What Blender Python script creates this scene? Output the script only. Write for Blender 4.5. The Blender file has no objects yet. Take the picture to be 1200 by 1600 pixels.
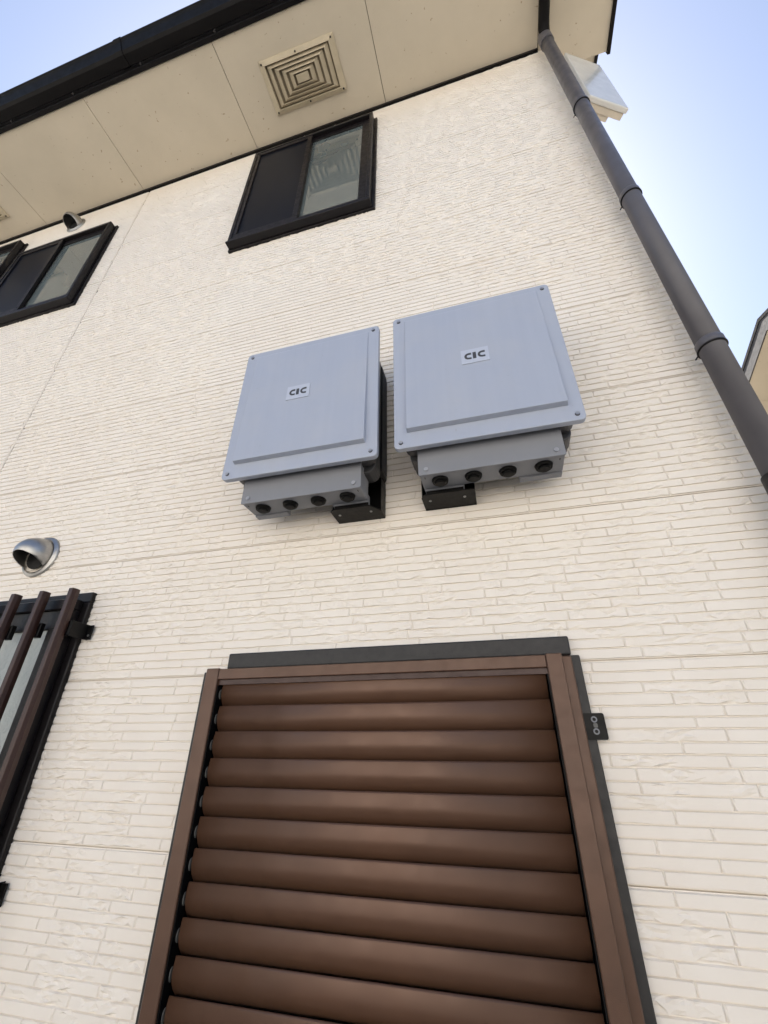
import bpy, bmesh, math, random
from mathutils import Vector, Matrix
R = math.radians
sc = bpy.context.scene
col = sc.collection
EYE = 1.6                      # camera height above the ground (m); z values below are written relative to it

# ------------------------------------------------------------------ camera
cam_d = bpy.data.cameras.new('camera')
cam = bpy.data.objects.new('camera', cam_d); col.objects.link(cam); sc.camera = cam
yaw, pitch, roll = R(-15.405), R(29.039), R(0.269)
fwd = Vector((math.sin(yaw)*math.cos(pitch), math.cos(yaw)*math.cos(pitch), math.sin(pitch)))
right = Vector((math.cos(yaw), -math.sin(yaw), 0)); up = right.cross(fwd)
r2 = right*math.cos(roll) + up*math.sin(roll); u2 = -right*math.sin(roll) + up*math.cos(roll)
cam.matrix_world = Matrix((( r2.x, u2.x, -fwd.x, 0), (r2.y, u2.y, -fwd.y, -1.262), (r2.z, u2.z, -fwd.z, EYE), (0, 0, 0, 1)))
cam_d.sensor_fit = 'VERTICAL'; cam_d.sensor_height = 36.0; cam_d.lens = 663.1/1600*36
cam_d.clip_start = 0.02; cam_d.clip_end = 3000

# ------------------------------------------------------------------ world, sun, exposure
SUN_AZ, SUN_EL = -16.0, 50.0    # degrees from +Y towards +X (behind the house), elevation
world = bpy.data.worlds.new('World'); sc.world = world; world.use_nodes = True
wn = world.node_tree; wn.nodes.clear()
sky = wn.nodes.new('ShaderNodeTexSky'); sky.sky_type = 'NISHITA'; sky.sun_disc = False
sky.sun_elevation = R(SUN_EL); sky.sun_rotation = R(SUN_AZ)
sky.air_density = 1.0; sky.dust_density = 2.5; sky.ozone_density = 1.9
bg = wn.nodes.new('ShaderNodeBackground'); bg.inputs['Strength'].default_value = 0.066
wo = wn.nodes.new('ShaderNodeOutputWorld')
wn.links.new(sky.outputs[0], bg.inputs[0]); wn.links.new(bg.outputs[0], wo.inputs[0])
sd = bpy.data.lights.new('sun', 'SUN'); sd.energy = 5.0; sd.angle = R(0.5); sd.color = (1.0, 0.965, 0.91)
sun = bpy.data.objects.new('sun', sd); col.objects.link(sun)
sdir = Vector((math.sin(R(SUN_AZ))*math.cos(R(SUN_EL)), math.cos(R(SUN_AZ))*math.cos(R(SUN_EL)), math.sin(R(SUN_EL))))
sun.rotation_euler = sdir.to_track_quat('Z', 'Y').to_euler(); sun.location = (6, 12, 20)
sc.view_settings.view_transform = 'Standard'; sc.view_settings.look = 'None'
sc.view_settings.gamma = 1.0; sc.view_settings.use_curve_mapping = False
sc.view_settings.exposure = 1.97
sc.render.engine = 'CYCLES'
sc.cycles.max_bounces = 8; sc.cycles.diffuse_bounces = 6; sc.cycles.glossy_bounces = 4

# ------------------------------------------------------------------ materials
def new_mat(name):
    m = bpy.data.materials.new(name); m.use_nodes = True
    nt = m.node_tree; b = nt.nodes['Principled BSDF']
    return m, nt, b
def pos(nt, scale=(1, 1, 1)):
    g = nt.nodes.new('ShaderNodeNewGeometry'); mp = nt.nodes.new('ShaderNodeMapping')
    mp.inputs['Scale'].default_value = scale
    nt.links.new(g.outputs['Position'], mp.inputs['Vector']); return mp.outputs['Vector']
def noise(nt, vec, scale, detail=4, rough=.55, dist=0):
    n = nt.nodes.new('ShaderNodeTexNoise'); n.inputs['Scale'].default_value = scale
    n.inputs['Detail'].default_value = detail; n.inputs['Roughness'].default_value = rough
    n.inputs['Distortion'].default_value = dist
    nt.links.new(vec, n.inputs['Vector']); return n.outputs['Fac']
def ramp(nt, fac, stops):
    r = nt.nodes.new('ShaderNodeValToRGB'); e = r.color_ramp.elements
    while len(e) < len(stops): e.new(.5)
    for el, (p, c) in zip(e, stops):
        el.position = p; el.color = c if len(c) == 4 else (*c, 1)
    nt.links.new(fac, r.inputs['Fac']); return r.outputs['Color']
def math_n(nt, op, a, b):
    n = nt.nodes.new('ShaderNodeMath'); n.operation = op
    for i, v in enumerate((a, b)):
        if isinstance(v, (int, float)): n.inputs[i].default_value = v
        else: nt.links.new(v, n.inputs[i])
    return n.outputs[0]
def mixc(nt, fac, a, b):
    n = nt.nodes.new('ShaderNodeMix'); n.data_type = 'RGBA'
    for sock, v in ((n.inputs[0], fac), (n.inputs[6], a), (n.inputs[7], b)):
        if isinstance(v, tuple): sock.default_value = (*v, 1) if len(v) == 3 else v
        elif isinstance(v, (int, float)): sock.default_value = v
        else: nt.links.new(v, sock)
    return n.outputs[2]
def bump(nt, b, h, dist, strength=1.0):
    n = nt.nodes.new('ShaderNodeBump'); n.inputs['Distance'].default_value = dist
    n.inputs['Strength'].default_value = strength
    nt.links.new(h, n.inputs['Height']); nt.links.new(n.outputs[0], b.inputs['Normal'])
def simple(name, c, rough=.5, metal=0.0, var=.08, vs=14.0, bs=0.0, bscale=300, spec=.5, rvar=.08):
    m, nt, b = new_mat(name)
    v = pos(nt)
    f = noise(nt, v, vs, 5)
    lo = tuple(max(0, x*(1-var)) for x in c); hi = tuple(min(1, x*(1+var)) for x in c)
    nt.links.new(ramp(nt, f, [(.3, lo), (.7, hi)]), b.inputs['Base Color'])
    rr = ramp(nt, noise(nt, v, vs*2.3, 3), [(.3, (max(.02, rough-rvar),)*3), (.7, (min(1, rough+rvar),)*3)])
    nt.links.new(rr, b.inputs['Roughness'])
    b.inputs['Metallic'].default_value = metal
    b.inputs['Specular IOR Level'].default_value = spec
    if bs: bump(nt, b, noise(nt, v, bscale, 3), bs)
    return m

def siding_mat():
    m, nt, b = new_mat('cream_siding_paint')
    v = pos(nt)
    big = noise(nt, v, 1.1, 4, .6); med = noise(nt, v, 9, 4)
    c1 = ramp(nt, big, [(.3, (.795, .735, .66)), (.7, (.825, .775, .705))])
    c2 = ramp(nt, med, [(.3, (.97, .965, .955)), (.65, (1, 1, 1))])
    mm = nt.nodes.new('ShaderNodeMix'); mm.data_type = 'RGBA'; mm.blend_type = 'MULTIPLY'
    mm.inputs[0].default_value = 1.0; nt.links.new(c1, mm.inputs[6]); nt.links.new(c2, mm.inputs[7])
    nt.links.new(mm.outputs[2], b.inputs['Base Color'])
    b.inputs['Roughness'].default_value = .85; b.inputs['Specular IOR Level'].default_value = .15
    # split-stone relief: ridged, slanting flakes that come and go along each course
    tv = nt.nodes.new('ShaderNodeMapping'); tv.inputs['Rotation'].default_value = (0, R(32), 0)
    tv.inputs['Scale'].default_value = (1.0, 1.0, 2.2)
    g = nt.nodes.new('ShaderNodeNewGeometry'); nt.links.new(g.outputs['Position'], tv.inputs['Vector'])
    flake = noise(nt, tv.outputs[0], 58, 2, .5, .8)
    ridge = math_n(nt, 'ABSOLUTE', math_n(nt, 'SUBTRACT', flake, .5), 0)
    ridge = math_n(nt, 'MINIMUM', math_n(nt, 'MULTIPLY', ridge, 7.0), 1.0)
    mask = ramp(nt, noise(nt, v, 17, 2), [(.45, (.05,)*3), (.62, (1, 1, 1))])
    h = math_n(nt, 'MULTIPLY', math_n(nt, 'MULTIPLY', ridge, mask), .45)
    fine = noise(nt, v, 420, 3, .6)
    lump = noise(nt, v, 55, 3)
    h = math_n(nt, 'ADD', h, math_n(nt, 'MULTIPLY', fine, .02))
    h = math_n(nt, 'ADD', h, math_n(nt, 'MULTIPLY', lump, .35))
    bump(nt, b, h, .0005)
    return m
def soffit_mat():
    m, nt, b = new_mat('beige_soffit_board')
    v = pos(nt)
    f = noise(nt, v, 2.2, 5, .6)
    c = ramp(nt, f, [(.3, (.52, .462, .365)), (.7, (.58, .515, .41))])
    sp = ramp(nt, noise(nt, v, 34, 2, .5), [(.715, (0, 0, 0)), (.755, (.6, .6, .6))])
    c = mixc(nt, sp, c, (.24, .16, .09))
    nt.links.new(c, b.inputs['Base Color']); b.inputs['Roughness'].default_value = .75
    b.inputs['Specular IOR Level'].default_value = .2
    bump(nt, b, noise(nt, v, 160, 3), .0008)
    return m
def steel_mat():
    m, nt, b = new_mat('brushed_stainless')
    f = noise(nt, pos(nt, (6, 6, 160)), 6, 4)
    nt.links.new(ramp(nt, f, [(.3, (.36, .355, .345)), (.7, (.46, .455, .44))]), b.inputs['Base Color'])
    b.inputs['Metallic'].default_value = 1; b.inputs['Roughness'].default_value = .40
    return m
def ground_mat():
    m, nt, b = new_mat('pale_gravel_concrete')
    v = pos(nt); f = noise(nt, v, .6, 6); g = noise(nt, v, 45, 3)
    c = mixc(nt, g, ramp(nt, f, [(.3, (.19, .178, .16)), (.7, (.25, .235, .21))]), (.24, .225, .20))
    nt.links.new(c, b.inputs['Base Color']); b.inputs['Roughness'].default_value = .9
    bump(nt, b, g, .01)
    return m
def frosted_mat():
    m, nt, b = new_mat('frosted_patterned_glass')
    v = pos(nt)
    f = noise(nt, v, 3.0, 3)
    nt.links.new(ramp(nt, f, [(.3, (.36, .40, .39)), (.7, (.48, .51, .50))]), b.inputs['Base Color'])
    b.inputs['Roughness'].default_value = .10; b.inputs['Specular IOR Level'].default_value = .7
    bump(nt, b, noise(nt, v, 90, 3), .0030)
    return m
def pane_mat(name, c, rough, spec, ior):
    m, nt, b = new_mat(name)
    v = pos(nt)
    nt.links.new(ramp(nt, noise(nt, v, 1.6, 3), [(.3, tuple(x*.85 for x in c)), (.7, tuple(x*1.1 for x in c))]), b.inputs['Base Color'])
    b.inputs['Roughness'].default_value = rough; b.inputs['Specular IOR Level'].default_value = spec*.5; b.inputs['IOR'].default_value = ior
    return m

def cover_mat():
    m, nt, b = new_mat('grey_inverter_paint')
    v = pos(nt)
    streak = ramp(nt, noise(nt, pos(nt, (34, 34, 1.1)), 1.0, 4, .6), [(.35, (.350, .386, .472)), (.65, (.362, .399, .486))])
    dust = ramp(nt, noise(nt, v, 7, 6, .65), [(.42, (0, 0, 0)), (.75, (.30, .30, .30))])
    c = mixc(nt, dust, streak, (.44, .45, .47))
    speck = ramp(nt, noise(nt, v, 95, 2, .5), [(.74, (0, 0, 0)), (.78, (.35, .35, .35))])
    c = mixc(nt, speck, c, (.20, .19, .18))
    nt.links.new(c, b.inputs['Base Color'])
    rr = ramp(nt, noise(nt, v, 5, 5, .6), [(.3, (.30,)*3), (.7, (.48,)*3)])
    nt.links.new(rr, b.inputs['Roughness'])
    bump(nt, b, noise(nt, v, 700, 2), .00008)
    return m
MT = dict(
    siding=siding_mat(), soffit=soffit_mat(), steel=steel_mat(), ground=ground_mat(), frosted=frosted_mat(),
    sealant=simple('cream_sealant', (.74, .67, .58), .6),
    gap=simple('dark_joint', (.06, .05, .04), .9),
    brown=simple('bronze_aluminium', (.112, .057, .034), .40, .30, .07, 9),
    dark=simple('dark_bronze_frame', (.0075, .0060, .0068), .40, 0, .12, 20, .0002, 500, .25),
    frame_brown=simple('bronze_frame', (.090, .046, .028), .40, .25, .10, 16, .0002, 500),
    grille=simple('brown_grille_aluminium', (.040, .018, .014), .40, .2, .10, 22),
    flash=simple('dark_grey_flashing', (.022, .021, .021), .5, .2, .12, 30, .0004, 200),
    black=simple('black_painted_steel', (.0035, .0032, .0032), .45, 0, .15, 30, 0, 300, .2),
    rubber=simple('black_rubber', (.0025, .0025, .0028), .5, 0, .1, 14, 0, 300, .15),
    gutter=simple('dark_brown_gutter_vinyl', (.0040, .0032, .0034), .55, 0, .15, 8, 0, 300, .16),
    pipe=simple('grey_brown_downspout_vinyl', (.092, .088, .098), .42, 0, .10, 7, .0002, 300),
    pipe_dark=simple('dark_clamp', (.010, .0095, .011), .45, 0, .1, 14, 0, 300, .3),
    cover=cover_mat(),
    terminal=simple('warm_grey_sheet_steel', (.205, .213, .235), .5, 0, .04, 9, .00008, 700, .4),
    casing=simple('mid_grey_casing', (.045, .045, .047), .5, 0, .06, 9),
    label=simple('silver_label', (.45, .49, .58), .35, 0, .02, 30),
    ink=simple('dark_ink', (.045, .047, .052), .5),
    screw=simple('zinc_screw', (.38, .38, .39), .4, .8),
    vent_dark=simple('brown_vent_gap', (.20, .165, .115), .9),  # dark brown backing between the vent louvres
    cap=simple('grey_nylon', (.11, .11, .105), .5),
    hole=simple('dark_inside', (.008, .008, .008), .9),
    grey_pane=pane_mat('obscure_grey_pane', (.125, .150, .150), .035, 1.0, 2.25),
    dark_pane=pane_mat('dark_screen_pane', (.004, .006, .012), .35, .22, 1.45),
    vent=simple('yellowed_vent_plastic', (.47, .405, .29), .55, 0, .10, 12),
    antenna=simple('white_antenna_plastic', (.62, .62, .60), .16, 0, .03, 8),
    antenna_back=simple('cream_antenna_back', (.58, .52, .43), .55, 0, .08, 20),
    roof=simple('dark_slate_roof', (.04, .04, .045), .6),
    nwall=simple('neighbour_render', (.55, .47, .36), .8),
    owall=simple('pale_render', (.60, .585, .56), .85, 0, .05, 3),
    nfascia=simple('grey_brown_fascia', (.085, .080, .078), .8, 0, .08, 14, 0, 300, .05),
    ncap=simple('dark_verge_cap', (.012, .011, .012), .85, 0, .08, 14, 0, 300, .03),
)

# ------------------------------------------------------------------ mesh helpers
class MB:
    """collects shapes (camera-relative z) and links them as one mesh object"""
    def __init__(s): s.v = []; s.f = []; s.smooth = []
    def add(s, vs, fs, smooth=False):
        o = len(s.v); s.v += [tuple(p) for p in vs]
        for f in fs: s.f.append([i+o for i in f]); s.smooth.append(smooth)
        return s
    def box(s, x0, x1, y0, y1, z0, z1):
        x0, x1 = sorted((x0, x1)); y0, y1 = sorted((y0, y1)); z0, z1 = sorted((z0, z1))
        vs = [(x, y, z) for z in (z0, z1) for y in (y0, y1) for x in (x0, x1)]
        return s.add(vs, [(0, 2, 3, 1), (4, 5, 7, 6), (0, 1, 5, 4), (2, 6, 7, 3), (0, 4, 6, 2), (1, 3, 7, 5)])
    def prism(s, pts, axis, a, b, smooth=False):
        """pts: outline in the two other axes (x: (y,z); y: (x,z); z: (x,y)), extruded from a to b"""
        n = len(pts)
        def P(p, t): return {'x': (t, p[0], p[1]), 'y': (p[0], t, p[1]), 'z': (p[0], p[1], t)}[axis]
        vs = [P(p, a) for p in pts] + [P(p, b) for p in pts]
        s.add(vs, [(i, (i+1) % n, n+(i+1) % n, n+i) for i in range(n)], smooth)
        o = len(s.v)-2*n
        s.f.append([o+i for i in range(n)][::-1]); s.smooth.append(False)
        s.f.append([o+n+i for i in range(n)]); s.smooth.append(False)
        return s
    def tube(s, path, r, n=20, caps=True):
        path = [Vector(p) for p in path]; rings = []
        for i, p in enumerate(path):
            t = (path[min(i+1, len(path)-1)] - path[max(i-1, 0)]).normalized()
            a = t.cross(Vector((0.13, .31, .94))).normalized(); bb = t.cross(a)
            if i == 0: a0 = a
            else:
                a = (a0 - t*a0.dot(t)).normalized(); bb = t.cross(a); a0 = a
            rr = r[i] if isinstance(r, (list, tuple)) else r
            rings.append([p + (a*math.cos(2*math.pi*k/n) + bb*math.sin(2*math.pi*k/n))*rr for k in range(n)])
        vs = [q for ring in rings for q in ring]; fs = []
        for i in range(len(path)-1):
            for k in range(n):
                fs.append((i*n+k, i*n+(k+1) % n, (i+1)*n+(k+1) % n, (i+1)*n+k))
        s.add(vs, fs, True)
        if caps:
            o = len(s.v)-len(vs)
            s.f.append([o+k for k in range(n)][::-1]); s.smooth.append(False)
            s.f.append([o+(len(path)-1)*n+k for k in range(n)]); s.smooth.append(False)
        return s
    def ring(s, x0, x1, z0, z1, l, r, b, t, y0, y1):
        s.box(x0, x1, y0, y1, z1-t, z1); s.box(x0, x1, y0, y1, z0, z0+b)
        s.box(x0, x0+l, y0, y1, z0+b, z1-t); s.box(x1-r, x1, y0, y1, z0+b, z1-t); return s
    def build(s, name, mat, parent=None, bevel=0.0, segs=2):
        off = Vector((0, 0, 0)); p = parent
        while p is not None: off += p.location; p = p.parent
        me = bpy.data.meshes.new(name)
        me.from_pydata([(x-off.x, y-off.y, z+EYE-off.z) for x, y, z in s.v], [], s.f)
        me.polygons.foreach_set('use_smooth', s.smooth)
        bm = bmesh.new(); bm.from_mesh(me)
        bmesh.ops.recalc_face_normals(bm, faces=bm.faces)
        if bevel:
            ed = [e for e in bm.edges if len(e.link_faces) == 2 and e.calc_face_angle(0) > R(30)]
            bmesh.ops.bevel(bm, geom=ed, offset=bevel, segments=segs, affect='EDGES', profile=.5)
        bm.to_mesh(me); bm.free()
        me.materials.append(MT[mat] if isinstance(mat, str) else mat)
        o = bpy.data.objects.new(name, me); col.objects.link(o); o.parent = parent
        return o
def thing(name, loc, label=None, cat=None, group=None, parent=None):
    o = bpy.data.objects.new(name, None); col.objects.link(o)
    off = Vector((0, 0, 0)); p = parent
    while p is not None: off += p.location; p = p.parent
    o.location = Vector((loc[0], loc[1], loc[2]+EYE)) - off; o.parent = parent; o.empty_display_size = .1
    if label: o['label'] = label
    if cat: o['category'] = cat
    if group: o['group'] = group
    return o
def rrect(x0, x1, z0, z1, r, n=5):
    pts = []
    for cx, cz, a0 in ((x1-r, z1-r, 0), (x0+r, z1-r, 90), (x0+r, z0+r, 180), (x1-r, z0+r, 270)):
        for k in range(n+1):
            a = R(a0+90*k/n); pts.append((cx+r*math.cos(a), cz+r*math.sin(a)))
    return pts
def disc(cx, cz, r, n=16): return [(cx+r*math.cos(2*math.pi*k/n), cz+r*math.sin(2*math.pi*k/n)) for k in range(n)]

# ------------------------------------------------------------------ setting: ground
G = -EYE
g = MB(); n = 24
gv = [(0, 0, G)] + [(1500*math.cos(2*math.pi*k/n), 1500*math.sin(2*math.pi*k/n), G) for k in range(n)]
g.add(gv, [(0, 1+k, 1+(k+1) % n) for k in range(n)])
go = g.build('ground', 'ground'); go['kind'] = 'structure'

# ------------------------------------------------------------------ the house
XC, XL, SOF = .838, -7.2, 4.235          # right wall corner, left end, underside of the soffit
house = thing('house', (-3.2, 0, G), 'cream two-storey house with brick-relief siding, dark gutters and brown shutter', 'house')
wall = MB().box(XL, XC, .0135, .16, G, SOF+.1).build('wall', 'siding', house)
for k in range(-3, 10):
    za, zb_ = -.2534+k*.455+.0016, -.2534+(k+1)*.455-.0016
    za = max(za, G+.46); zb_ = min(zb_, SOF+.02)
    if zb_ > za:
        for xa, xb in ((XL, -2.478), (-2.462, XC)):
            MB().box(xa, xb, .0052, .0134, za, zb_).build('siding_board', 'siding', wall)
MB().box(XC-.12, XC, .1605, 7.0, G, SOF+.1).build('side_wall', 'siding', house)
MB().box(XL, XL+.12, .1605, 7.0, G, SOF+.1).build('side_wall', 'siding', house)
MB().box(XL, XC, 7.001, 7.12, G, SOF+.1).build('rear_wall', 'siding', house)
MB().box(XL, XC+.004, -.012, .0055, G, G+.45).build('foundation', 'flash', house)

# windows' outlines: nothing of the relief is laid under them
HOLES = [(-1.385, -.42, 2.79, 4.02), (-3.61, -2.62, 2.73, 3.71), (-4.72, -3.72, 2.80, 3.98), (-2.42, -1.53, -.41, .515),
         (-.90, .17, -.80, .24)]
CW = [.98, 1.0, .92, 1.13, .97, .90, 1.10, .95, 1.0, 1.08, .95, 1.02, 1.10, .93, 1.08, .93, 1.05]
CW = [1+(c-1)*.7 for c in CW]; CWS = sum(CW)
def brick_variant(k, fine):
    """a slim brick on the board: its face chipped in facets (fine) or nearly plain (for the far rows)"""
    rnd = random.Random(100+k); L, H = .19, .0268
    nx, nz = (13, 4) if fine else (6, 3)
    vs = []; fs = []; flat = []
    g1, g2 = .0002, .0011
    def edge(i, j):   # outer ring on the board
        return (-L/2+g1+(L-2*g1)*i/(nx-1), (.0030 if fine else .0016) if (i in (0, nx-1) and 0 < j < nz-1) else .0050, -H/2+g2+(H-2*g2)*j/(nz-1))
    cl = [(rnd.uniform(-L/2, L/2), rnd.uniform(.010, .030)) for _ in range(rnd.choice((3, 4, 4, 5)))]   # chipped stretches
    for j in range(nz):
        for i in range(nx):
            x, _, z = edge(i, j)
            chip = max([max(0, 1-abs(x+z*.9-c)/w) for c, w in cl]) if fine else 0
            last = i == nx-1; inner = 0 < i < nx-1
            ix = .0032 if i == 0 else (-.0032 if last else rnd.uniform(-.003, .003)*(1 if fine else 3))
            iz = 0
            if j == 0: iz = .0005 + (rnd.choice((0, .0006, .0020, .0036))*(chip > .3) if fine else rnd.choice((0, 0, 0, .0004, .0012)))
            elif j == nz-1: iz = -.0024 - rnd.choice((0, 0, 0, .0005))
            else: iz = rnd.uniform(-.0022, .0022)
            y = rnd.uniform(-.0002, .0002) + (.0004 if j == nz-1 else 0)
            if fine and inner: y += chip**.5 * rnd.choice((-.0022, -.0008, .0010, .0024, .0036)) if chip > .15 else 0
            vs.append((x+ix, y, z+iz))
    for j in range(nz-1):
        for i in range(nx-1):
            a = j*nx+i
            if fine:
                if rnd.random() < .7: fs += [(a, a+1, a+nx+1), (a, a+nx+1, a+nx)]
                else: fs += [(a, a+1, a+nx), (a+1, a+nx+1, a+nx)]
            else: fs.append((a, a+1, a+nx+1, a+nx))
    nfront = len(fs)
    per = [(i, 0) for i in range(nx)] + [(nx-1, j) for j in range(1, nz)] + [(i, nz-1) for i in range(nx-2, -1, -1)] + [(0, j) for j in range(nz-2, 0, -1)]
    o = len(vs); m = len(per)
    for (i, j) in per: vs.append(edge(i, j))
    for (i, j) in per: vs.append(vs[j*nx+i])
    for t in range(m): fs.append((o+t, o+(t+1) % m, o+m+(t+1) % m, o+m+t))
    smooth = [(q < nfront and not fine) for q in range(len(fs))]
    return vs, fs, smooth
VAR = [brick_variant(k, False) for k in range(16)]
FINE = [brick_variant(k, True) for k in range(24)]
VMESH = []
for vs, fs, smooth in FINE:
    me = bpy.data.meshes.new('brick'); me.from_pydata(vs, [], fs)
    me.polygons.foreach_set('use_smooth', smooth); me.materials.append(MT['siding']); VMESH.append(me)
fl = 663.1
def project(x, y, z):
    v = Vector((x, y+1.262, z)); w = v.dot(fwd)
    return 600+fl*v.dot(r2)/w, 800-fl*v.dot(u2)/w
OCC = [(205, 1000, 1040, 1600), (345, 440, 925, 820)]      # hidden behind shutter and inverters (photo pixels)
bricks = []
rnd = random.Random(5)
for board in range(-3, 10):
    zb = -.2534 + board*.455
    z = zb + .0030
    for c in range(17):           # courses from the board's foot up
        h = (.455-.0060)*CW[16-c]/CWS
        for seg0, seg1 in ((XL, -2.478), (-2.462, XC)):
            x = seg0 - rnd.uniform(0, .16)
            while x < seg1:
                L = rnd.choice((.15, .175, .19, .19, .21, .235, .26)) * rnd.uniform(.96, 1.04)
                a, b_ = max(x, seg0), min(x+L, seg1)
                x += L
                if b_-a < .02 or z+h > SOF or z < G+.455: continue
                cx, cz = (a+b_)/2, z+h/2
                if any(a > q[0] and b_ < q[1] and z > q[2] and z+h < q[3] for q in HOLES): continue
                px, py = project(a, 0, cz); qx, qy = project(b_, 0, cz); tx, ty = project(cx, 0, z); sx, sy = project(cx, 0, z+h)
                area = abs(qx-px)*abs(ty-sy)
                mx, my = (px+qx)/2, (py+qy)/2
                vis = 0 < px < 1200 and 0 < qx < 1200 and 0 < sy < 1600 and not any(o[0] < mx < o[2] and o[1] < my < o[3] for o in OCC)
                if (mx-150)/(-150) > 0 and my > 930 and mx < 150-(my-927)*.335: vis = False   # behind the grille window
                bricks.append((area if vis else 0, cx, cz, b_-a, h, rnd.randrange(24), rnd.choice((1, 1, -1)), 0))
        z += h
bricks.sort(key=lambda q: -q[0])
for q in bricks[:300]:
    _, cx, cz, L, h, k, fx, _ = q
    o = bpy.data.objects.new('brick', VMESH[k]); col.objects.link(o); o.parent = wall
    o.location = Vector((cx, 0, cz+EYE)) - house.location; o.scale = (L/.19, 1, h/.0268)
rv, rf, rs = [], [], []
for n_, q in enumerate(bricks[300:]):
    _, cx, cz, L, h, k, fx, _ = q
    vs, fs, sm = FINE[k] if n_ < 1300 else VAR[k % 16]
    o = len(rv); sx, sz = L/.19, h/.0268
    rv += [(cx+p[0]*sx*fx, p[1], cz+p[2]*sz) for p in vs]
    rf += [[i+o for i in (f if fx > 0 else f[::-1])] for f in fs]; rs += sm
me = bpy.data.meshes.new('brick_relief'); me.from_pydata([(x+3.2, y, z+EYE) for x, y, z in rv], [], rf)
me.polygons.foreach_set('use_smooth', rs); me.materials.append(MT['siding'])
ro = bpy.data.objects.new('brick_relief', me); col.objects.link(ro); ro.parent = wall; ro['kind'] = 'stuff'
ro.location = (0, 0, -house.location.z - EYE + EYE + 0) ; ro.location = (0, 0, 0 - house.location.z)
MB().box(-2.4778, -2.4663, .0005, .0133, G+.46, SOF-.04).build('sealant_strip', 'sealant', wall)
MB().box(-2.4662, -2.4630, .004, .0133, G+.46, SOF-.04).build('joint_gap', 'gap', wall)

# soffit, its boards, the trim under it
soffit = MB().box(XL-.4, 1.20, -.635, .125, SOF+.012, SOF+.05).build('soffit', 'gap', house)
seams = [-6.86, -5.77, -4.69, -3.602, -2.525, -1.42, -.345, .742]
for a, b_ in zip(seams[:-1], seams[1:]):
    MB().box(a+.002, b_-.002, -.632, -.001, SOF, SOF+.0119).build('soffit_panel', 'soffit', soffit, .001, 1)
MB().box(.746, 1.205, -.632, .13, SOF, SOF+.0119).build('soffit_panel', 'soffit', soffit, .001, 1)
MB().box(XL, .74, -.016, .0055, SOF-.030, SOF-.001).build('soffit_trim', 'gutter', house)
# fascia, gutter, verge, roof
MB().box(XL-.4, 1.206, -.662, -.636, SOF-.012, SOF+.19).build('fascia', 'gutter', house, .003)
MB().box(1.2065, 1.226, -.662, .142, SOF-.022, SOF+.17).build('verge_trim', 'gutter', house, .002)
gut = MB().prism([(-.668, 4.30), (-.676, 4.275), (-.735, 4.272), (-.755, 4.282), (-.782, 4.335), (-.792, 4.348), (-.800, 4.352), (-.800, 4.372),
                  (-.790, 4.372), (-.786, 4.356), (-.776, 4.346), (-.748, 4.288), (-.732, 4.278), (-.680, 4.281), (-.674, 4.302), (-.674, 4.37), (-.668, 4.37)],
                 'x', XL-.4, 1.20).build('gutter', 'gutter', house)
for gx in (-5.6, -2.10):
    MB().prism([(-.6675, 4.29), (-.676, 4.270), (-.737, 4.267), (-.759, 4.279), (-.786, 4.333), (-.8035, 4.350), (-.8035, 4.3745), (-.8005, 4.3745), (-.8005, 4.351),
                (-.7825, 4.3355), (-.7555, 4.2815), (-.735, 4.2715), (-.6765, 4.2745), (-.6685, 4.299)], 'x', gx-.03, gx+.03).build('gutter_coupling', 'gutter', gut)
for k in range(12):
    gx = -1.37-.603*(k-4) if k < 12 else 0
    if gx > 1.1: continue
    MB().box(gx-.007, gx+.007, -.676, -.6625, 4.236, 4.262).build('gutter_hook', 'flash', gut, .002)
zs = lambda y: 4.47+.30*y
RY = 3.6
roof = MB().prism([(-.70, zs(-.70)+.02), (RY, zs(RY)), (2*RY+.70, zs(-.70)+.02), (2*RY+.70, zs(-.7)+.13), (RY, zs(RY)+.12), (-.72, zs(-.72)+.13)], 'x', XL-.4, 1.2064).build('roof', 'roof', house)
MB().prism([(.131, zs(.131)-.02), (RY, zs(RY)-.02), (RY, zs(RY)-.003), (.131, zs(.131)-.003)], 'x', XC+.002, 1.206).build('verge_soffit', 'soffit', house)
MB().prism([(.143, zs(.143)-.035), (RY, zs(RY)-.035), (RY, zs(RY)+.13), (.143, zs(.143)+.13)], 'x', 1.2068, 1.226).build('verge_trim', 'gutter', house)
for xa in (XC-.12, XL):
    MB().prism([(.16, SOF+.1005), (7.0, SOF+.1005), (RY, zs(RY)-.025)], 'x', xa, xa+.12).build('gable_wall', 'siding', house)

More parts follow.
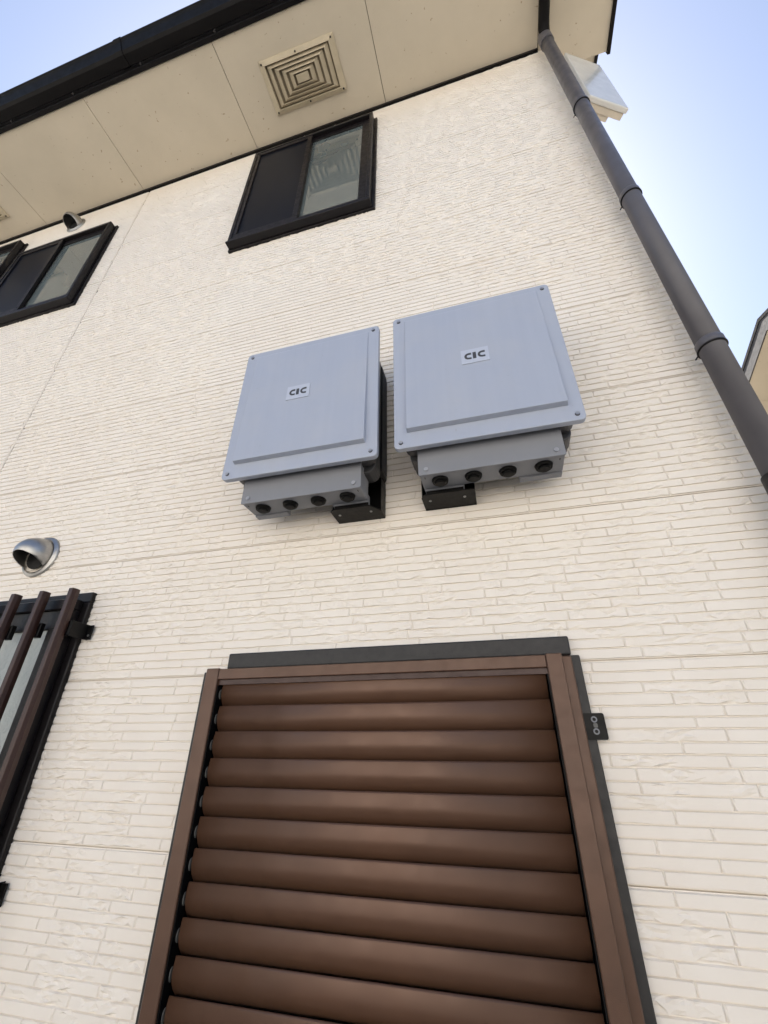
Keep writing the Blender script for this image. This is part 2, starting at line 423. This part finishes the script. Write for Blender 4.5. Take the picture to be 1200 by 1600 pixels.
# soffit vents: frame and nested rectangular louvres
def soffit_vent(x0, x1, y0, y1):
    t = thing('soffit_vent', ((x0+x1)/2, (y0+y1)/2, SOF-.02), parent=house)
    cx, cy, hx, hy = (x0+x1)/2, (y0+y1)/2, (x1-x0)/2, (y1-y0)/2
    def rect_ring(mb, ax, ay, bx, by, za, zb, zc=None):
        """sloping frame from outer (ax, ay) at za to inner (bx, by) at zb, with a flat back"""
        o = [(cx-ax, cy-ay), (cx+ax, cy-ay), (cx+ax, cy+ay), (cx-ax, cy+ay)]
        i = [(cx-bx, cy-by), (cx+bx, cy-by), (cx+bx, cy+by), (cx-bx, cy+by)]
        top = zc if zc is not None else SOF-.0005
        vs = [(x, y, za) for x, y in o] + [(x, y, zb) for x, y in i] + [(x, y, top) for x, y in o] + [(x, y, top) for x, y in i]
        fs = []
        for k in range(4):
            l = (k+1) % 4
            fs += [(k, l, 4+l, 4+k), (k, 8+k, 8+l, l), (4+k, 4+l, 12+l, 12+k), (8+k, 12+k, 12+l, 8+l)]
        mb.add(vs, fs)
    m = MB(); rect_ring(m, hx, hy, hx-.040, hy-.028, SOF-.008, SOF-.024); m.build('frame', 'vent', t, .0012, 1)
    MB().box(cx-hx+.041, cx+hx-.041, cy-hy+.029, cy+hy-.029, SOF-.0035, SOF-.0015).build('backing', 'vent_dark', t)
    ox, oy = hx-.052, hy-.036
    for k in range(5):
        ux, uy = ox-k*ox/5.0, oy-k*oy/5.0
        vx, vy = max(ux-.028, .012), max(uy-.0140, .006)
        m = MB()
        if k < 4: rect_ring(m, ux, uy, vx, vy, SOF-.008, SOF-.024, SOF-.004)
        else: m.box(cx-ux, cx+ux, cy-uy, cy+uy, SOF-.022, SOF-.006)
        m.build('louvre', 'vent', t, .0008, 1)
    for sx in (-1, 0, 1):
        for sy in (-1, 1):
            MB().prism(disc(cx+sx*(hx-.02), cy+sy*(hy-.016), .006, 10), 'z', SOF-.021, SOF-.011).build('screw', 'pipe_dark', t)
soffit_vent(-1.163, -.600, -.460, -.160)
soffit_vent(-4.43, -3.865, -.460, -.160)

# downspout: horizontal run under the soffit, elbow, vertical pipe, clamps
PX, PY, PR = .766, -.082, .0370
dsp = thing('downspout', (PX, PY, G), parent=house)
path = [(PX, -.70, 4.185), (PX, -.30, 4.18), (PX, -.16, 4.178), (PX, -.125, 4.165), (PX, -.10, 4.135), (PX, PY, 4.09)]
MB().tube(path, PR*.93, 24).build('elbow', 'gutter', dsp)
MB().tube([(PX, PY, 4.15), (PX, PY, 4.02)], PR*1.16, 28).build('socket', 'pipe', dsp, .002)
MB().tube([(PX, PY, 4.12), (PX, PY, .62)], PR, 32).build('pipe', 'pipe', dsp)
MB().tube([(PX, PY, .64), (PX, PY, .50)], PR*1.14, 32).build('socket', 'pipe_dark', dsp, .002)
MB().tube([(PX, PY, .55), (PX, PY, G+.02)], PR, 32).build('pipe', 'pipe', dsp)
for cz in (3.03, 2.075, 1.14, -.10, -1.0):
    c = MB().tube([(PX, PY, cz+.016), (PX, PY, cz-.012)], PR*1.10, 32).build('clamp', 'pipe', dsp, .003)
    MB().tube([(PX, PY, cz-.0125), (PX, PY, cz-.018)], PR*1.14, 32).build('clamp_band', 'pipe_dark', c)
    MB().box(PX+.010, PX+.016, PY+PR*.9, .0045, cz-.008, cz+.004).tube([(PX-.028, -.054, cz-.008), (PX-.038, -.048, cz-.020)], .0024, 8).build('clamp_hook', 'pipe_dark', c)

# ------------------------------------------------------------------ windows
def slider(x0, x1, z0, z1):
    """two-track sliding window: flange, outer frame, screen in front on the left, glazed sash behind on the right"""
    t = thing('window', ((x0+x1)/2, 0, z0), parent=house)
    MB().ring(x0, x1, z0, z1, .026, .026, .030, .020, -.014, .0055).build('flange', 'dark', t, .002, 1)
    a0, a1, b0, b1 = x0+.016, x1-.022, z0+.026, z1-.008
    MB().ring(a0, a1, b0, b1, .026, .024, .030, .022, -.056, -.0145).build('frame', 'dark', t, .0025, 1)
    MB().box(a0-.006, a1+.006, -.062, -.0145, z0+.012, z0+.0255).build('sill', 'dark', t, .002, 1)
    mid = (x0+x1)/2-.02
    i0, i1, j0, j1 = a0+.0265, a1-.0245, b0+.0305, b1-.0225
    MB().ring(i0, mid+.022, j0, j1, .026, .036, .044, .030, -.052, -.034).build('screen_frame', 'dark', t, .002, 1)
    MB().box(i0+.0262, mid-.0142, -.043, -.040, j0+.0442, j1-.0302).build('screen', 'dark_pane', t)
    MB().ring(mid-.022, i1, j0, j1, .040, .058, .066, .052, -.030, -.010).build('sash_frame', 'dark', t, .002, 1)
    MB().box(mid+.0182, i1-.0582, -.022, -.018, j0+.0662, j1-.0522).build('pane', 'grey_pane', t)
    MB().box(i0, mid-.0225, -.024, -.020, j0, j1).build('pane', 'dark_pane', t)
    return t
slider(-1.395, -.410, 2.780, 4.032)
slider(-3.622, -2.609, 2.712, 3.720)
slider(-4.735, -3.712, 2.790, 3.990)

# louvred shutter window
sh = thing('shutter_window', (-.375, 0, -.80), parent=house)
ST, SB = .178, -.760
xl, xr = -.891, .139
MB().box(xl, xl+.043, -.076, -.008, SB-.04, .211).build('frame_post', 'frame_brown', sh, .002, 1)
MB().box(xr-.039, xr, -.076, -.008, SB-.04, .211).build('frame_post', 'frame_brown', sh, .002, 1)
MB().box(xl+.0432, xr-.0392, -.074, -.010, ST, .2085).build('frame_head', 'frame_brown', sh, .002, 1)
MB().box(xl+.0432, xr-.0392, -.074, -.010, SB-.04, SB).build('frame_sill', 'frame_brown', sh, .002, 1)
MB().box(xl+.0434, xr-.0394, -.066, -.050, ST-.014, ST-.0003).build('head_channel', 'grille', sh)
MB().box(xr+.0003, xr+.025, -.048, -.006, SB-.045, .2085).build('side_channel', 'frame_brown', sh, .003, 1)
MB().box(xr+.0255, xr+.049, -.020, .0052, SB-.05, .214).build('side_flange', 'flash', sh, .002, 1)
MB().box(xl-.049, xl-.0003, -.020, .0052, SB-.05, .2095).build('side_flange', 'flash', sh, .002, 1)
MB().box(-.853, .168, -.030, .0052, .2145, .262).build('head_flashing', 'flash', sh, .004, 2)
for xa in (xl+.0434, xr-.0425): MB().box(xa, xa+.0031, -.070, -.0185, SB+.0002, ST-.015).build('dark_liner', 'rubber', sh)  # black liner strips put in to darken the posts' inner sides
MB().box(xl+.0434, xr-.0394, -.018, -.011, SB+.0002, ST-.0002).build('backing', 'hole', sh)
SP = .067
zt = ST-.011
k = 0
while zt-SP > SB:
    prof = []
    N = 16
    for i in range(N+1):
        tt = i/N
        uu = (tt-.40)/.60 if tt > .40 else (.40-tt)/.40*.36
        yy = -.036 - .025*(1-uu*uu)
        prof.append((yy, zt+.006-(SP+.006)*tt))
    back = [(p[0]+.0035, p[1]) for p in reversed(prof)]
    m = MB().prism(prof+back, 'x', xl+.056, xr-.046, True)
    sl = m.build('slat', 'brown', sh)
    for ex, er in ((xl+.0490, .9),):
        MB().prism([(-.052+.009*er*math.cos(a_), zt-SP*.42+.015*er*math.sin(a_)) for a_ in [R(90+15*q) for q in range(13)]], 'x', ex-.0012, ex+.0012).build('pivot_cap', 'cap', sl)
    zt -= SP; k += 1
# shutter catch on the wall at the right
ct = MB().prism(rrect(.165, .214, .018, .076, .005), 'y', -.022, -.018).build('catch', 'black', sh)
for cz in (.036, .062):
    sw = MB().prism(disc(.190, cz, .0070), 'y', -.0240, -.0222).build('screw', 'terminal', ct)
    MB().prism(disc(.190, cz, .0038), 'y', -.0246, -.0241).build('screw_recess', 'black', ct)
MB().prism(rrect(.186, .1955, .044, .054, .003), 'y', -.0226, -.0222).build('slot', 'cap', ct)

# grilled window low on the left
gw = thing('grille_window', (-1.95, 0, -.42), parent=house)
gx0, gx1, gz0, gz1 = -2.42, -1.518, -.42, .527
MB().ring(gx0, gx1, gz0, gz1, .045, .045, .045, .040, -.018, .0053).build('flange', 'dark', gw, .003, 1)
MB().ring(gx0+.030, gx1-.030, gz0+.030, gz1-.035, .035, .035, .035, .040, -.062, -.0185).build('frame', 'dark', gw, .003, 1)
MB().ring(gx0+.0655, gx1-.0655, gz0+.0655, gz1-.0755, .055, .055, .055, .070, -.048, -.020).build('sash_frame', 'flash', gw, .002, 1)
MB().box(gx0+.121, gx1-.121, -.034, -.028, gz0+.121, gz1-.146).build('pane', 'frosted', gw)
bx = -1.514
for k in range(7):
    x = bx-.1405*k
    hexa = [(x-.0135, -.100), (x-.0090, -.114), (x+.0090, -.114), (x+.0135, -.100), (x+.0110, -.082), (x-.0110, -.082)]
    MB().prism(hexa, 'z', -.52, .512).build('bar', 'grille', gw, .0015, 1)
for rz in (.372, -.372):
    for k in range(7):
        x = bx-.1405*k
        MB().box(x-.010, x+.0202, -.0815, -.0625, rz-.026, rz+.026).build('black_stub', 'black', gw, .002, 1)  # short black block between bar and window frame
    for s_, x0_ in ((1, bx), (-1, bx-.1405*6)):
        m = MB()
        xs = sorted((x0_+s_*.0205, x0_+s_*.0245))
        m.box(xs[0], xs[1], -.080, .004, rz-.028, rz+.026)
        xe = sorted((x0_+s_*.0248, x0_+s_*.046)); m.box(xe[0], xe[1], -.012, -.006, rz-.028, rz+.024)
        br = m.build('bracket', 'black', gw, .001, 1)
        MB().prism(disc(x0_+s_*.037, rz-.014, .004, 10), 'y', -.0145, -.0122).build('screw', 'screw', br)

# ------------------------------------------------------------------ inverters
def letter_c(mb, x, z, w, h, s, y0, y1):
    """squared C with rounded left end, open to the right; stroke s"""
    r = h/2; n = 8; o = []; i = []
    for k in range(n+1):
        a = R(90+180*k/n); o.append((x+r+r*math.cos(a), z+r+r*math.sin(a))); i.append((x+r+(r-s)*math.cos(a), z+r+(r-s)*math.sin(a)))
    o = [(x+w, z+h)] + o + [(x+w, z)]; i = [(x+w, z+h-s)] + i + [(x+w, z+s)]
    for k in range(len(o)-1): mb.prism([o[k], o[k+1], i[k+1], i[k]], 'y', y0, y1)
def inverter(cx, z0, label, side, plate_dx, plate_dz):
    t = thing('solar_inverter', (cx, 0, z0-.11), label, 'inverter', 'grey inverters on the house wall')
    W2, H = .280, .618
    cov = MB().prism(rrect(cx-W2, cx+W2, z0, z0+H, .016), 'y', -.230, -.210).build('cover', 'cover', t, .0022, 2)
    # raised panel: a wedge, proud at its foot and dying into the cover near the top
    ax0, ax1, zb, ze = cx-.237, cx+.240, z0+.058, z0+.592
    m = MB()
    m.add([(ax0, -.2302, zb), (ax1, -.2302, zb), (ax1, -.2302, ze), (ax0, -.2302, ze),
           (ax0+.001, -.2480, zb+.004), (ax1-.001, -.2480, zb+.004), (ax1-.003, -.2325, ze-.003), (ax0+.003, -.2325, ze-.003)],
          [(0, 3, 2, 1), (4, 5, 6, 7), (0, 1, 5, 4), (1, 2, 6, 5), (2, 3, 7, 6), (3, 0, 4, 7)])
    m.build('raised_panel', 'cover', cov, .0008, 1)
    for sx in (-1, 1):
        for cz in (z0+.022, z0+H-.022):
            sw = MB().prism(disc(cx+sx*(W2-.022), cz, .0056, 14), 'y', -.2345, -.2312).build('screw', 'screw', cov)
            MB().prism(disc(cx+sx*(W2-.022), cz-.0005, .0068, 16), 'y', -.2311, -.2303).build('washer', 'pipe_dark', cov)
    # name plate with its lettering
    f = lambda z: -.2480 + (z-zb-.004)/(ze-zb-.007)*.0155
    lx, lz = cx+plate_dx, z0+plate_dz
    pl = MB().add([(lx-.045, f(lz-.033)-.0022, lz-.033), (lx+.045, f(lz-.033)-.0022, lz-.033), (lx+.045, f(lz+.033)-.0022, lz+.033), (lx-.045, f(lz+.033)-.0022, lz+.033),
              (lx-.045, f(lz-.033)-.0003, lz-.033), (lx+.045, f(lz-.033)-.0003, lz-.033), (lx+.045, f(lz+.033)-.0003, lz+.033), (lx-.045, f(lz+.033)-.0003, lz+.033)],
             [(0, 1, 2, 3), (7, 6, 5, 4), (0, 4, 5, 1), (1, 5, 6, 2), (2, 6, 7, 3), (3, 7, 4, 0)]).build('name_plate', 'label', t)
    yb = f(lz)-.0024
    m = MB(); letter_c(m, lx-.0345, lz-.0145, .0230, .029, .0078, yb-.0007, yb+.0001); m.build('letter', 'ink', pl)
    MB().box(lx-.0068, lx+.0040, yb-.0007, yb+.0001, lz-.0145, lz+.0145).build('letter', 'ink', pl)
    m = MB(); letter_c(m, lx+.0092, lz-.0145, .0240, .029, .0078, yb-.0007, yb+.0001); m.build('letter', 'ink', pl)
    # stepped casing behind the cover
    MB().prism(rrect(cx-W2+.022, cx+W2-.022, z0+.020, z0+H-.015, .03), 'y', -.2078, -.150).build('casing', 'casing', t, .004, 2)
    MB().prism(rrect(cx-W2+.034, cx+W2-.030, z0-.004, z0+H-.030, .03), 'y', -.1498, -.085).build('casing', 'casing', t, .004, 2)
    MB().prism(rrect(cx-W2+.030, cx+W2-.026, z0+.030, z0+H-.050, .02), 'y', -.0848, -.014).build('heat_sink', 'black', t, .003, 2)
    for k in range(4):
        for sx in (-1, 1):
            xx = cx+sx*(W2-.0255)
            MB().box(xx-.002, xx+.002, -.076+k*.016, -.070+k*.016, z0+.060, z0+H-.09).build('fin', 'casing', t)
    # wiring box with four glands below
    tz = z0-.080
    tb = MB().prism(rrect(cx-.215, cx+.214, tz, z0+.030, .006), 'y', -.186, -.1815).build('terminal_cover', 'terminal', t, .0015, 2)
    MB().box(cx-.2125, cx+.2115, -.1813, -.096, tz+.003, z0+.0185).build('terminal_box', 'terminal', t, .003, 2)
    for sx in (-1, 1):
        MB().prism(disc(cx+sx*.190, tz+.020, .0068, 14), 'y', -.1892, -.1863).build('screw', 'screw', tb)
        MB().box(cx+sx*.198-.0012, cx+sx*.198+.0012, -.168, -.158, tz+.0022, tz+.0029).build('slot', 'hole', t)
    for k in range(4):
        gx = cx-.154+k*.1027
        gl = MB().tube([(gx, -.141, tz+.0028), (gx, -.141, tz-.006)], [.0265, .0240], 24).build('cable_gland', 'rubber', t)
        MB().tube([(gx, -.141, tz-.0062), (gx, -.141, tz-.0125)], [.0185, .0155], 20).build('gland_cap', 'rubber', gl)
    for xa, xb in ((cx-.2105, cx-.085), (cx+.085, cx+.2095)):
        MB().box(xa, xb, -.0958, -.070, tz-.002, tz+.030).build('knockout_tab', 'terminal', t, .001, 1)
    # black hanger below
    hx = cx+side*.160 if side > 0 else cx-.140
    w = .086; pz = z0-.100
    m = MB()
    m.prism([(hx-w, .004), (hx-w, -.088), (hx-w+.012, -.100), (hx+w-.030, -.100), (hx+w, -.060), (hx+w, .004)] if side > 0 else
            [(hx-w, .004), (hx-w, -.080), (hx-w+.014, -.100), (hx+w, -.100), (hx+w, .004)], 'z', pz, pz+.004)
    br = m.build('hanger', 'black', t, .001, 1)
    m = MB().box(hx-w, hx-w+.003, -.072, .003, pz+.0042, z0+.035).box(hx+w-.003, hx+w, -.058, .003, pz+.0042, z0+.040)
    m.box(hx-w+.0032, hx+w-.0032, -.004, .003, pz+.0042, z0+.050); m.build('gusset', 'black', br, .0008, 1)
    MB().box(hx-w+.02, hx+w-.034, -.0965, -.0925, pz+.0042, pz+.016).build('lip', 'black', br)
    for dx in (-w+.026, w-.034):
        MB().prism(disc(hx+dx, -.062, .0045, 10), 'z', pz-.0025, pz-.0002).build('screw', 'screw', br)
    return t
inverter(-.588, .801, 'left grey solar inverter box, mounted slightly lower, black hanger at its right foot', 1, -.022, .338)
inverter(.0275, .811, 'right grey solar inverter box nearer the downspout, black hanger at its left foot', -1, .001, .326)
# short anchor pin seen between the two
# ------------------------------------------------------------------ vent hoods
def vent_hood(cx, cz, r, label):
    t = thing('vent_hood', (cx, 0, cz-r*1.3), label, 'vent hood', 'round exhaust hoods on the house wall')
    # flange: a stepped disc
    m = MB(); n = 40
    prof = [(r*1.24, .002), (r*1.24, -.004), (r*1.20, -.008), (r*1.09, -.009), (r*1.04, -.014)]
    vs = []; fs = []
    for rr, y in prof: vs += [(cx+rr*math.cos(2*math.pi*k/n), y, cz+rr*math.sin(2*math.pi*k/n)) for k in range(n)]
    for j in range(len(prof)-1):
        for k in range(n): fs.append((j*n+k, j*n+(k+1) % n, (j+1)*n+(k+1) % n, (j+1)*n+k))
    m.add(vs, fs, True); m.build('flange', 'steel', t)
    # hood: an ellipsoidal dome cut off by a slanting plane, open towards the ground
    D = r*1.28; me_v = []; me_f = []; nu, nv = 28, 48
    def shell(rr, dd, y_off):
        bm = bmesh.new(); grid = []
        for a in range(nu+1):
            u = (math.pi/2)*a/nu
            grid.append([bm.verts.new((rr*math.cos(u)*math.cos(2*math.pi*k/nv), -dd*math.sin(u)**.92+y_off, rr*math.cos(u)*math.sin(2*math.pi*k/nv))) for k in range(nv)])
        for a in range(nu):
            for k in range(nv): bm.faces.new((grid[a][k], grid[a][(k+1) % nv], grid[a+1][(k+1) % nv], grid[a+1][k]))
        bmesh.ops.remove_doubles(bm, verts=bm.verts, dist=1e-6)
        no = Vector((0, .44, .90)).normalized()
        bmesh.ops.bisect_plane(bm, geom=bm.verts[:]+bm.edges[:]+bm.faces[:], plane_co=Vector((0, -dd*.62, -rr*.42)), plane_no=no, clear_inner=True)
        return bm
    bm = shell(r, D, -.010)
    bmesh.ops.recalc_face_normals(bm, faces=bm.faces)
    me = bpy.data.meshes.new('dome'); bm.to_mesh(me); bm.free()
    me.polygons.foreach_set('use_smooth', [True]*len(me.polygons)); me.materials.append(MT['steel'])
    o = bpy.data.objects.new('dome', me); col.objects.link(o); o.parent = t; o.location = (0, 0, r*1.3)
    so = o.modifiers.new('thickness', 'SOLIDIFY'); so.thickness = .003; so.offset = -1
    # dark duct mouth inside
    MB().prism(disc(cx, cz, r*.80, 24), 'y', -.013, -.009).build('duct_mouth', 'hole', t)
vent_hood(-1.900, .722, .075, 'brushed steel round vent hood above the grilled window')
vent_hood(-3.19, 4.035, .076, 'small steel vent hood tucked under the soffit above an upper window')

# ------------------------------------------------------------------ flat antenna at the corner
an = thing('flat_antenna', (1.0, .065, 3.36), 'white flat box antenna at the house corner behind the top of the downspout', 'antenna')
e = Vector((.24, .13, 0)).normalized(); nrm = Vector((e.y, -e.x, 0))
A0 = Vector((.894, .010, 0)); AW = .272; ZB, ZT = 3.365, 4.085
def obox(mb, u0, u1, d0, d1, za, zb_):
    vs = []
    for z in (za, zb_):
        for d_ in (d0, d1):
            for u in (u0, u1):
                p = A0+e*u-nrm*d_; vs.append((p.x, p.y, z))
    mb.add(vs, [(0, 2, 3, 1), (4, 5, 7, 6), (0, 1, 5, 4), (2, 6, 7, 3), (0, 4, 6, 2), (1, 3, 7, 5)]); return mb
obox(MB(), 0, AW, 0, .030, ZB, ZT).build('radome', 'antenna', an, .008, 3)
obox(MB(), .012, AW-.012, .0302, .066, ZB+.006, ZT-.006).build('rear_case', 'antenna_back', an, .004, 2)
obox(MB(), .055, AW-.09, .0662, .094, ZB+.012, ZB+.40).build('rear_case', 'antenna_back', an, .004, 2)
m = obox(MB(), .10, .14, .0942, .115, ZB+.08, ZB+.30)
m.box(XC+.001, 1.02, .095, .135, ZB+.13, ZB+.25); m.build('bracket', 'antenna_back', an, .003, 1)
p = A0+e*.10-nrm*.07
MB().tube([(p.x-.02, p.y, ZB+.02), (p.x-.045, p.y+.01, ZB-.02), (p.x-.07, p.y+.02, ZB-.015), (XC+.012, p.y+.05, ZB+.03), (XC+.008, p.y+.06, ZB-.6)], .0045, 10).build('cable', 'pipe_dark', an)

# ------------------------------------------------------------------ neighbour's gabled house beyond the corner
NX, NRY, NRZ, NS = 4.40, 4.357, 5.772, .32
nh = thing('neighbour_house', (7.5, 4.36, G), 'neighbouring house with dark grey gable edge and beige soffit, beyond the downspout', 'house')
def nz(y): return NRZ-NS*abs(y-NRY)
ya, yb2 = NRY-3.6, NRY+3.6
MB().prism([(ya, nz(ya)), (NRY, NRZ), (yb2, nz(yb2)), (yb2, nz(yb2)-.10), (NRY, NRZ-.10), (ya, nz(ya)-.10)], 'x', NX+.02, 11.5).build('roof', 'roof', nh)
MB().prism([(ya, nz(ya)+.01), (NRY, NRZ+.012), (yb2, nz(yb2)+.01), (yb2, nz(yb2)-.045), (NRY, NRZ-.045), (ya, nz(ya)-.045)], 'x', NX-.012, NX+.0195).build('verge_cap', 'ncap', nh)
MB().prism([(ya, nz(ya)-.0455), (NRY, NRZ-.0455), (yb2, nz(yb2)-.0455), (yb2, nz(yb2)-.27), (NRY, NRZ-.27), (ya, nz(ya)-.27)], 'x', NX, NX+.0195).build('bargeboard', 'nfascia', nh)
q = [ya, ya+1.2, ya+2.4, NRY, NRY+1.2, NRY+2.4, yb2]
for a, b_ in zip(q[:-1], q[1:]):
    MB().prism([(a+.003, nz(a+.003)-.262), (b_-.003, nz(b_-.003)-.262), (b_-.003, nz(b_-.003)-.250), (a+.003, nz(a+.003)-.250)], 'x', NX+.02, NX+.60).build('soffit_panel', 'soffit', nh)
MB().prism([(ya+.5, G), (yb2-.5, G), (yb2-.5, nz(yb2-.5)-.264), (NRY, NRZ-.264), (ya+.5, nz(ya+.5)-.264)], 'x', NX+.56, 11.0).build('wall', 'nwall', nh)

# ------------------------------------------------------------------ unseen house added across the yard behind the camera to bounce sunlight back
oh = thing('added_opposite_house', (-1.5, -9.5, G), 'pale rendered two-storey house, unseen, added across the yard to bounce sunlight onto the cream house', 'house')
ox0, ox1, oy1, oy0, oe = -8.0, 5.0, -6.6, -13.0, 4.1
MB().box(ox0, ox1, oy0, oy1, G, oe).build('wall', 'owall', oh)
rz0, ry = oe+.02, (oy0+oy1)/2
MB().prism([(oy1+.55, rz0-.02), (ry, rz0+1.25), (oy0-.55, rz0-.02), (oy0-.55, rz0+.12), (ry, rz0+1.40), (oy1+.55, rz0+.12)], 'x', ox0-.45, ox1+.45).build('roof', 'roof', oh)
for (wx, wz, ww, wh) in ((-6.2, 1.9, 1.65, 1.1), (-2.6, 1.9, 1.65, 1.1), (2.2, 1.9, 1.65, 1.1), (-5.6, -.75, 1.65, 1.3), (2.6, -.75, .75, .9)):
    w_ = MB().ring(wx-ww/2, wx+ww/2, wz, wz+wh, .05, .05, .05, .05, oy1+.0005, oy1+.05).build('window', 'dark', oh)
    MB().box(wx-ww/2+.0502, wx+ww/2-.0502, oy1+.0005, oy1+.012, wz+.0502, wz+wh-.0502).build('pane', 'dark_pane', w_)
d_ = MB().box(-1.0, -.1, oy1+.0005, oy1+.04, G+.15, G+2.2).build('door', 'brown', oh)
MB().tube([(-.22, oy1+.075, G+1.0), (-.22, oy1+.075, G+1.4)], .012, 10).build('handle', 'steel', d_)
